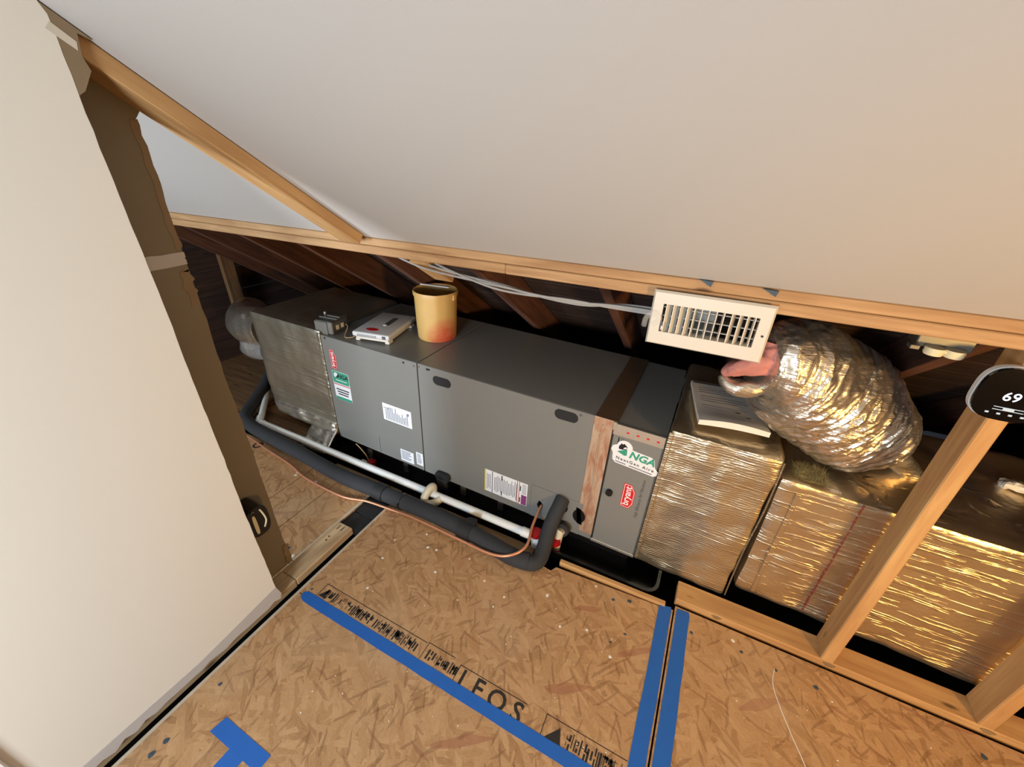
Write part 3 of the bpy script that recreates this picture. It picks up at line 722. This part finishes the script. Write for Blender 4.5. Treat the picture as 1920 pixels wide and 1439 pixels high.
# control module
zx, zy = -1.475, 1.50
zr = root('control_module', (0, 0, 0), rot=(0, TH, math.radians(13)), world=(zx, zy, topz(zx) + .001)); tag(zr, 'light grey plastic controller with red oval on the air handler top', 'controller')
obj('base', box(-.088, .088, -.14, .14, .01, .03, .006, 2), 'white', zr, True)
obj('cover', box(-.1, .1, -.152, .152, .026, .052, .009, 3), 'ltgrey', zr, True)
for (x, y) in ((-.08, -.12), (.08, -.12), (-.08, .12), (.08, .12)): obj('foot', box(x - .012, x + .012, y - .02, y + .02, 0, .014, .003), 'white', zr)
obj('logo_oval', prism([(-.018 + .034 * math.cos(a), -.098 + .018 * math.sin(a)) for a in [i * math.pi / 10 for i in range(20)]], .0518, .0526, 'xy'), 'red', zr)
obj('slot', prism([(p[0], p[1]) for p in rrect(.016, .03, .03, .12, .014)], .0516, .0524, 'xy'), 'dkgrey', zr)
obj('latch', box(.005, .022, -.036, -.022, .052, .057, .002), 'ltgrey', zr)
for k in range(14): obj('vent_slot', box(-.07 + k * .0075, -.067 + k * .0075, -.1528, -.151, .030, .044), 'dkgrey', zr)
obj('button', box(.062, .082, -.154, -.150, .030, .046, .002), 'dkgrey', zr)
# damper actuator box
ax_, ay_ = -1.725, 1.375
ar = root('actuator_box', (0, 0, 0), rot=(0, TH, math.radians(8)), world=(ax_, ay_, topz(ax_) + .001)); tag(ar, 'small galvanised metal junction box on left end of the air handler', 'junction box')
obj('metal_case', box(-.055, .05, -.055, .06, 0, .068, .004), 'galv', ar)
obj('lid', box(-.058, .053, -.02, .063, .068, .076, .003), 'galv', ar)
obj('lid_tab', box(-.02, .06, -.005, .04, .076, .084, .003), 'galv', ar)
obj('knob', lathe([(.006, .076), (.008, .082), (.009, .094), (.006, .1)], 12, (-.03, .0)), 'galv', ar, True)
for k in range(2): obj('terminal', box(.05, .056, -.03 + k * .036, -.012 + k * .036, .022, .046, .001), 'pages', ar)
obj('front_plate', box(-.056, .02, -.0585, -.055, -.03, .064, .001), 'galv', ar)
w = obj('low_voltage_wire', tube(spline([(-1.665, 1.41, .735), (-1.64, 1.40, .728), (-1.62, 1.36, .705), (-1.59, 1.335, .7), (-1.56, 1.36, .702), (-1.55, 1.40, .715)], 6), .0025, 6), 'wiretan', loc=(-1.6, 1.36, .7))
tag(w, 'thin tan wire looping from metal box to grey controller', 'wire')
# manual
mr = root('instruction_manual', (0, 0, 0), rot=(0, TH, math.radians(10)), world=(.145, 1.525, .7055 - .0)); tag(mr, 'grey paper installation booklet lying on the foil duct', 'booklet')
bm = bmesh.new(); g0 = []; g1 = []
for i in range(13):
    r0 = []; r1 = []
    for j in range(15):
        x = -.112 + .224 * i / 12; y = -.158 + .316 * j / 14
        lift = .016 * math.exp(-(((y + .158) / .06) ** 2)) * (.35 + .65 * math.sin(math.pi * i / 12))
        r0.append(bm.verts.new((x, y, lift * .5))); r1.append(bm.verts.new((x, y, .016 + lift)))
    g0.append(r0); g1.append(r1)
for i in range(12):
    for j in range(14):
        bm.faces.new((g1[i][j], g1[i + 1][j], g1[i + 1][j + 1], g1[i][j + 1])); bm.faces.new((g0[i][j], g0[i][j + 1], g0[i + 1][j + 1], g0[i + 1][j]))
for i in range(12):
    bm.faces.new((g0[i][0], g0[i + 1][0], g1[i + 1][0], g1[i][0])); bm.faces.new((g0[i][14], g1[i][14], g1[i + 1][14], g0[i + 1][14]))
for j in range(14):
    bm.faces.new((g0[0][j], g1[0][j], g1[0][j + 1], g0[0][j + 1])); bm.faces.new((g0[12][j], g0[12][j + 1], g1[12][j + 1], g1[12][j]))
o = obj('pages', bm, 'paper', mr, True)
bm = bmesh.new()
for k in range(10):
    y = .10 - k * .017; w_ = random.uniform(.12, .17)
    if k in (3, 7): continue
    bxm(bm, -.09, -.09 + w_, y, y + .0022, .0164, .0168)
obj('print_lines', bm, 'ink', mr)
obj('title_bar', box(-.105, .108, .142, .152, .0163, .0168), 'dkgrey', mr)
for (x, y) in ((.05, -.085), (.02, -.06)): obj('logo', box(x, x + .016, y, y + .004, .0185, .0195), 'black', mr)
# fibreglass tuft between ducts
bm = wrap_box(.39, .46, 1.345, 1.415, .596, .614, 16, 16, 5, .007, 26, .012, 6); rnd = random.Random(5)
for k in range(1800):
    a = rnd.random() * 6.28; p = Vector((.43 + .045 * rnd.uniform(-1, 1), 1.38 + .045 * rnd.uniform(-1, 1), .612))
    d = Vector((math.cos(a), math.sin(a), rnd.uniform(.1, .7))).normalized(); L = rnd.uniform(.012, .032)
    q = Vector((-d.y, d.x, 0)).normalized() * .0005
    f = [bm.verts.new(p - q), bm.verts.new(p + q), bm.verts.new(p + d * L)]; bm.faces.new(f)
tuft = obj('fiberglass_tuft', bm, 'fiber', loc=(.43, 1.375, .612)); tag(tuft, 'yellowish fibreglass tuft under the flexible duct', 'insulation', kind='stuff')
# ================================================================== PAN, PIPES
pn = root('drain_pan', (-.8, 1.55, -.055)); tag(pn, 'black plastic drain pan under the air handler', 'drain pan')
def pan_outline(x0, x1, y0, y1, r): return rrect((x0 + x1) / 2, (y0 + y1) / 2, x1 - x0, y1 - y0, r)
bm = bmesh.new(); L = []
for (ins, zz) in ((0, .018), (.012, .018), (.024, -.05), (.03, -.05)):
    L.append([bm.verts.new((p[0], p[1], zz)) for p in pan_outline(-1.705 + ins, .085 - ins, 1.168 + ins, 1.99 - ins, .05 - ins * .5)])
L.insert(0, [bm.verts.new((p[0], p[1], -.054)) for p in pan_outline(-1.685, .065, 1.188, 1.97, .045)])
n = len(L[0])
for i in range(len(L) - 1):
    for k in range(n): bm.faces.new((L[i][k], L[i][(k + 1) % n], L[i + 1][(k + 1) % n], L[i + 1][k]))
bm.faces.new(L[-1]); bm.faces.new(L[0][::-1])
obj('tray', bm, 'pan', pn)
tag(beam('pan_shade_rail', (-1.6, 1.37, .003), (-.06, 1.37, -.034), .06, .10, 'blackpl', None), 'black rail standing in for shade under the air handler front', 'rail')  # added black rail, stands in for shade in the pan under the cabinet
for k, x in enumerate((-1.56, -1.296, -.92, -.698)):
    tag(obj('support_pad', box(x - .016, x + .016, 1.328, 1.3395, -.05, .012, .003), 'dkgrey', loc=(x, 1.33, -.05)),
        'grey pad in the drain pan, %s from the left' % ['first', 'second', 'third', 'fourth'][k], 'pad', 'grey support pads in the pan')
# rubber bracket at the lower edge
br = root('rubber_bracket', (-1.02, 1.29, .03)); tag(br, 'black rubber bracket below the panel seam of the air handler', 'bracket')
obj('flange', prism(rrect(-1.01, .072, .085, .048, .02), 1.278, 1.2955), 'blackmat', br)
obj('stem', box(-1.045, -.985, 1.275, 1.296, -.02, .055, .004), 'blackmat', br)
# PVC condensate line
pv = root('drain_pipe', (-1.3, 1.185, .03)); tag(pv, 'white plastic drain pipe along the front of the air handler', 'pipe')
zp = .045; yp = 1.178
obj('long_run', tube([(-2.31, yp + .006, zp), (-.5, yp + .006, zp)], .0185, 20), 'pvc', pv, True)
obj('branch_run', tube([(-2.305, yp + .004, zp), (-2.72, 1.56, zp + .02), (-3.0, 1.82, zp + .03)], .0185, 20), 'pvc', pv, True)
obj('elbow', tube(spline([(-2.27, yp + .006, zp), (-2.315, yp + .008, zp), (-2.35, yp + .04, zp + .002)], 6), .021, 18), 'pvc', pv, True)
obj('trap_loop', tube(spline([(-1.005, yp + .02, zp + .004), (-.998, yp + .01, zp + .045), (-1.005, yp - .02, zp + .04), (-1.012, yp - .045, zp + .002), (-.99, yp - .045, zp - .018), (-.955, yp - .02, zp - .01), (-.95, yp + .003, zp - .002)], 6), .019, 18), 'pvcold', pv, True)
obj('end_tee', tube([(-.51, yp + .006, zp), (-.425, yp + .006, zp)], .022, 18), 'pvc', pv, True)
obj('down_leg', tube([(-.438, yp + .0, zp + .012), (-.438, yp - .004, zp - .055)], .021, 18), 'pvc', pv, True)
obj('primed_cap', tube([(-.442, yp + .004, zp + .014), (-.442, yp + .004, zp + .036)], .025, 18), 'redprimer', pv, True)
v2 = root('drain_trap', (-.355, 1.23, -.02)); tag(v2, 'white drain fitting with red primer stains beside the black hose bend', 'pipe fitting')
obj('upright', tube([(-.35, 1.262, .055), (-.352, 1.235, .075), (-.356, 1.222, .03), (-.36, 1.215, -.045)], .02, 18), 'pvcold', v2, True)
obj('primed_collar', tube([(-.362, 1.216, .02), (-.364, 1.212, .05)], .026, 18), 'redprimer', v2, True)
obj('primed_collar', tube([(-.362, 1.21, -.035), (-.366, 1.207, -.012)], .026, 18), 'redprimer', v2, True)
obj('foam_collar', tube([(-.345, 1.275, .062), (-.348, 1.25, .068)], .03, 18), 'foam', v2, True)
# insulated refrigerant line
il = root('insulated_line', (-1.2, 1.08, .03)); tag(il, 'thick black foam-covered refrigerant line across the floor', 'refrigerant line')
r1 = .037
path = spline([(-.42, 1.060, .034), (-.5, 1.05, .038), (-.7, 1.072, .039), (-.9, 1.082, .039), (-1.25, 1.078, .039), (-1.5, 1.072, .039), (-1.86, 1.10, .039), (-2.15, 1.12, .039), (-2.33, 1.14, .04), (-2.45, 1.19, .045), (-2.53, 1.30, .06), (-2.62, 1.46, .10), (-2.75, 1.65, .18), (-2.85, 1.8, .27)], 8)
obj('long_sleeve', tube(path, r1, 18, True, None, lambda t, a: 1 + .05 * noise.noise(Vector((t * 30, math.cos(a), math.sin(a))))), 'foam', il, True)
path = spline([(-.373, 1.300, .205), (-.376, 1.275, .185), (-.385, 1.24, .145), (-.39, 1.20, .10), (-.385, 1.14, .055), (-.385, 1.09, .035), (-.41, 1.06, .033), (-.47, 1.052, .035)], 8)
obj('riser_sleeve', tube(path, .032, 18), 'foam', il, True)
obj('joint_wrap', tube([(-.70, 1.072, .040), (-.765, 1.075, .040)], .042, 14), 'blackmat', il, True)
obj('joint_flap', prism([(-.765, .062), (-.70, .060), (-.70, .088), (-.735, .084)], 1.085, 1.115, 'xz'), 'blackmat', il)
obj('joint_wrap', tube([(-1.205, 1.078, .040), (-1.265, 1.078, .040)], .042, 14), 'blackmat', il, True)
obj('cable_tie', tube([(-1.10, 1.079, .039), (-1.094, 1.079, .039)], .040, 14), 'blackpl', il)
obj('tie_tail', tube([(-1.097, 1.044, .06), (-1.097, 1.02, .045)], .003, 6), 'blackpl', il)
cu = root('copper_line', (-1.2, 1.03, .012)); tag(cu, 'thin bare copper tube beside the black foam line', 'copper pipe')
path = spline([(-2.42, 1.10, .012), (-2.25, 1.078, .012), (-2.08, 1.055, .010), (-1.853, 1.03, .008), (-1.673, .994, .008), (-1.415, .987, .008), (-1.28, 1.018, .01), (-1.13, 1.030, .014), (-.991, 1.034, .022), (-.742, 1.02, .036), (-.574, 1.006, .055), (-.49, 1.025, .072), (-.445, 1.085, .088), (-.462, 1.184, .098), (-.468, 1.26, .113), (-.469, 1.297, .122)], 8)
obj('tube', tube(path, .006, 10), 'copper', cu, True)
# float switch in the pan
fs = root('float_switch', (-1.51, 1.27, -.045)); tag(fs, 'red and white float switch sitting in the black pan', 'switch')
obj('red_body', box(-1.525, -1.48, 1.262, 1.30, -.045, -.008, .006), 'redprimer', fs)
obj('white_tag', box(-1.56, -1.515, 1.242, 1.272, -.03, -.014, .002), 'pvcold', fs)
obj('lead_wire', tube(spline([(-1.515, 1.275, -.012), (-1.53, 1.275, .02), (-1.57, 1.28, .05), (-1.61, 1.288, .062)], 6), .003, 6), 'wiretan', fs)
# loose boards along the pan edge
for (x0, x1, y, w_, lab) in ((-1.63, -1.175, 1.138, .046, 'long left scrap of lumber'), (-1.165, -1.0, 1.135, .044, 'short middle scrap of lumber'), (-.945, -.43, 1.138, .046, 'right scrap of lumber')):
    o = beam('edge_board', (x0, y, -.006), (x1, y, -.006), w_, .028, 'oldwood', None, bev=.003); tag(o, lab + ' between foam line and drain pan', 'board')
o = beam('edge_board', (-.31, 1.1475, -.004), (.12, 1.1575, -.004), .02, .03, 'lumber', None, bev=.002); tag(o, 'pale lumber strip along edge of subfloor below the filter cabinet', 'board')
# tar paper in the gap beyond the plate
o = obj('tar_paper', prism(ragged(-1.30, -1.178, .862, .955, 6, .003), -.03, -.012, 'xy'), 'blackmat', loc=(-1.24, .91, -.03)); tag(o, 'black roofing felt scrap at end of wooden plate', 'felt')
o = obj('tar_paper', prism(ragged(-1.30, -1.178, .958, 1.06, 6, .003), -.028, -.008, 'xy'), 'blackmat', loc=(-1.24, 1.0, -.03)); tag(o, 'black roofing felt scrap touching the foam line', 'felt')
# ================================================================== WALL DEVICES, CABLES
tm = root('thermostat', (.628, 1.19, 1.08)); tag(tm, 'round-cornered black thermostat on the stud reading 69', 'thermostat')
def squircle(cx, cz, r, n=40, p=3.0):
    return [(cx + r * math.copysign(abs(math.cos(a)) ** (2 / p), math.cos(a)), cz + r * math.copysign(abs(math.sin(a)) ** (2 / p), math.sin(a))) for a in [2 * math.pi * i / n for i in range(n)]]
tx, tz = .6325, 1.079
obj('back_plate', prism(squircle(tx, tz, .0628), 1.176, 1.1895), 'ltgrey', tm)
obj('glass_face', prism(squircle(tx, tz, .061), 1.166, 1.176), 'screen', tm)
part('digits', text_bm('69', .029, face_y(tx - .004, 1.1655, tz - .004), offset=.0001), 'lit', tm)
obj('arrow', prism([(tx + .004, tz + .022), (tx + .014, tz + .022), (tx + .010, tz + .031)], 1.1652, 1.166), 'lit2', tm)
bm = bmesh.new(); bxm(bm, tx - .022, tx + .028, 1.1652, 1.166, tz - .030, tz - .0285); bxm(bm, tx - .022, tx + .028, 1.1652, 1.166, tz - .0365, tz - .035); bxm(bm, tx - .006, tx + .012, 1.1651, 1.166, tz - .035, tz - .030)
obj('status_bar', bm, 'lit2', tm)
for k in range(4): obj('icon', box(tx - .03 + k * .019, tx - .024 + k * .019, 1.1652, 1.166, tz - .047, tz - .043), 'lit2', tm)
ob = root('outlet_box', (.515, 1.27, 1.12)); tag(ob, 'ivory receptacle in a metal box under the header', 'outlet')
obj('metal_box', box(.468, .572, 1.262, 1.32, 1.128, 1.17, .002), 'galv', ob)
obj('mounting_ear', box(.452, .47, 1.236, 1.262, 1.126, 1.136, .001), 'galv', ob)
for x in (.500, .536): obj('receptacle_face', lathe([(.017, 1.118), (.019, 1.122), (.019, 1.136)], 20, (x, 1.245)), 'ivory', ob, True)
obj('receptacle_strap', box(.484, .555, 1.236, 1.256, 1.124, 1.134, .003), 'ivory', ob)
eb = root('wall_box', (-1.24, .515, .31)); tag(eb, 'black electrical box in the cut end of left wall', 'electrical box')
def vox(y0, y1, z0, z1, n=20): return [((y0 + y1) / 2 + (y1 - y0) / 2 * math.copysign(abs(math.cos(a)) ** .6, math.cos(a)), (z0 + z1) / 2 + (z1 - z0) / 2 * math.copysign(abs(math.sin(a)) ** .7, math.sin(a))) for a in [2 * math.pi * i / n for i in range(n)]]
obj('box_shell', prism(vox(.482, .556, .318, .442), -1.29, -1.215, 'yz'), 'blackpl', eb)
obj('receptacle', prism(vox(.500, .512, .332, .415), -1.225, -1.2135, 'yz'), 'ivory', eb)
obj('wire_loop', tube(spline([(-1.214, .53, .345), (-1.211, .54, .37), (-1.212, .538, .40), (-1.214, .532, .425)], 5), .003, 6), 'ivory', eb)
obj('ground_clip', tube(spline([(-1.214, .50, .425), (-1.211, .506, .435), (-1.214, .512, .428)], 5), .002, 6), 'galv', eb)
cabs = [[(-1.13, 1.25, 1.165), (-1.02, 1.245, 1.14), (-.90, 1.24, 1.128), (-.62, 1.24, 1.112), (-.42, 1.24, 1.10), (-.28, 1.235, 1.112), (-.14, 1.215, 1.122)],
        [(-1.0, 1.25, 1.162), (-.93, 1.24, 1.145), (-.72, 1.245, 1.122), (-.55, 1.235, 1.108), (-.40, 1.24, 1.104), (-.26, 1.24, 1.108), (-.14, 1.22, 1.116)],
        [(-.94, 1.245, 1.16), (-.86, 1.24, 1.14), (-.70, 1.235, 1.108), (-.58, 1.24, 1.10), (-.42, 1.235, 1.108), (-.28, 1.242, 1.104), (-.14, 1.224, 1.11)],
        [(-.98, 1.26, 1.15), (-.84, 1.255, 1.132), (-.66, 1.25, 1.118), (-.5, 1.25, 1.098), (-.36, 1.246, 1.096), (-.24, 1.246, 1.116), (-.14, 1.228, 1.126)]]
for k, c in enumerate(cabs):
    tag(obj('cable', tube(spline(c, 8), .0042, 8), 'cable', loc=c[3]), 'grey cable in the twisted bundle sagging below the header', 'cable', 'grey cables below the header')
# ================================================================== FLOOR MARKS
def tapestrip(name, pts, label, z1=.0012):
    return tag(obj(name, prism(pts, .0002, z1, 'xy'), 'blue', loc=(pts[0][0], pts[0][1], 0)), label, 'tape')
top = [(-1.135 + i * .06, .560 + random.uniform(-.0012, .0012)) for i in range(22)]
bot = [(-1.10 + i * .06, .5215 + random.uniform(-.0012, .0012)) for i in range(22)]
tapestrip('tape_strip', [(-1.145, .532), (-1.148, .548)] + top + [(.155, .562), (.155, .523)] + bot[::-1] + [(-1.125, .522)], 'long blue tape strip running across past the printed stamps')
ed = lambda xa, y0, y1, n=14: [(xa + random.uniform(-.0012, .0012), y0 + (y1 - y0) * i / n) for i in range(n + 1)]
tapestrip('tape_strip', [(.100, .2)] + ed(.101, .22, 1.148) + [(.143, 1.157)] + ed(.146, 1.14, .2), 'left one of the paired blue tape strips beside the board seam', .0016)
tapestrip('tape_strip', [(.166, .2)] + ed(.163, .22, 1.163) + [(.206, 1.167)] + ed(.210, 1.15, .2), 'right one of the paired blue tape strips beside the board seam')
tapestrip('tape_strip', [(-1.016, .118), (-1.008, .162), (-.808, .163), (-.808, .120)], 'short blue tape bar of the T shape near left wall')
tapestrip('tape_strip', [(-.926, .12), (-.868, .12), (-.86, -.2), (-.93, -.2)], 'blue tape stem of the T shape near left wall', .001)
def stamp(parts_bm): return obj('printed_stamp', parts_bm, 'osbink', fl)
rnd = random.Random(3)
def bars(x0, x1, y0, y1, dens=1.0):
    bm = bmesh.new(); x = x0
    while x < x1:
        w_ = rnd.uniform(.0015, .007)
        if rnd.random() < .85 * dens:
            a = y0 + rnd.uniform(0, .3) * (y1 - y0); b = y1 - rnd.uniform(0, .3) * (y1 - y0)
            if rnd.random() < .35:
                m = (a + b) / 2; bxm(bm, x, x + w_, a, m - .004, .0001, .0005); bxm(bm, x, x + w_, m + .003, b, .0001, .0005)
            else: bxm(bm, x, x + w_, a, b, .0001, .0005)
        if rnd.random() < .4: bxm(bm, x, x + .012, y1 - .006 - rnd.random() * .03, y1 - .003 - rnd.random() * .025, .0001, .0005)
        x += w_ + rnd.uniform(.001, .006)
    return bm
def frame(bm, x0, x1, y0, y1, t=.0022, right=False):
    bxm(bm, x0, x1, y1 - t, y1, .0001, .0005); bxm(bm, x0, x0 + t, y0, y1, .0001, .0005)
    if right: bxm(bm, x1 - t, x1, y0, y1, .0001, .0005)
    return bm
bm = bars(-1.07, -.63, .565, .608); frame(bm, -1.095, -.605, .562, .618); stamp(bm)
bm = bmesh.new(); me = [(-1.09, .566), (-1.055, .566), (-1.066, .604)]
stamp(prism(me, .0001, .0005, 'xy'))
bm = bars(-.585, -.47, .568, .606, .7); frame(bm, -.60, -.49, .562, .622); stamp(bm)
bm = bmesh.new(); frame(bm, -.462, -.215, .545, .612); stamp(bm)
for (ch, x) in (('1', -.437), ('F', -.375), ('O', -.305), ('S', -.235)): stamp(text_bm(ch, .08, flat_z(x, .574, .0003), offset=.0012))
bm = bars(-.075, .09, .558, .606); frame(bm, -.15, .098, .548, .618); stamp(bm)
stamp(prism([(-.14, .556), (-.085, .556), (-.10, .602)], .0001, .0005, 'xy'))
for (ch, x, y) in (('S', -2.15, 1.0), ('O', -2.165, 1.062)): obj('printed_letter', text_bm(ch, .075, flat_z(x, y, .0003, math.radians(75)), offset=.002), 'osbink', af)
# paint flecks
def fleck(pts, mat, par, rs):
    bm = bmesh.new()
    for (x, y) in pts:
        r = rs * rnd.uniform(.6, 1.2); n = 7
        vs = [bm.verts.new((x + r * rnd.uniform(.6, 1.1) * math.cos(6.283 * i / n), y + r * rnd.uniform(.6, 1.1) * math.sin(6.283 * i / n), .0004)) for i in range(n)]
        c = bm.verts.new((x, y, .0014))
        for i in range(n): bm.faces.new((vs[i], vs[(i + 1) % n], c))
    o = obj('paint_flecks', bm, mat, par); o['kind'] = 'stuff'; return o
wd = [(-.943, .677), (-.447, .895), (-.465, .841), (-.12, .922), (-.852, .944), (-.809, .951), (-1.006, .908), (-.988, .81), (-.212, .889), (-.14, 1.109), (-.6, .8), (-.55, .92), (-.3, .98), (-.75, .86), (-.02, .87), (.36, 1.13), (-.66, .98), (-.9, 1.0)]
fleck(wd, 'fleck', fl, .007)
fleck([(rnd.uniform(-1.1, .9), rnd.uniform(.2, 1.08)) for _ in range(70)], 'fleck', fl, .0025)
fleck([(-1.106, .012), (-1.104, .048), (-1.114, .206), (-.064, 1.085), (-.006, 1.107), (.008, .972), (-.031, .92), (-1.131, .572), (.388, 1.102), (.494, 1.09), (.609, 1.093), (.223, 1.091), (1.027, 1.109)], 'navy', fl, .009)
fleck([(-1.40, .63), (-1.38, .66), (-1.36, .61)], 'navy', af, .012)
fleck([(-1.762, 1.01), (-1.755, .99), (-1.9, .86), (-1.62, 1.0), (-1.53, .99), (-1.345, .61), (-1.33, .64)], 'fleck', af, .012)
obj('scratch', tube(spline([(.489, 1.093, .0004), (.483, 1.027, .0004), (.52, .918, .0004), (.554, .839, .0004), (.6, .7, .0004)], 6), .0012, 5), 'fleck', fl)
o = obj('foam_scrap', wrap_box(1.0, 1.07, 1.64, 1.69, .588, .612, 8, 6, 3, .012, 30, .008, 2), 'fleck', loc=(1.03, 1.66, .59)); tag(o, 'small white scrap on the trunk duct right of the stud', 'scrap')
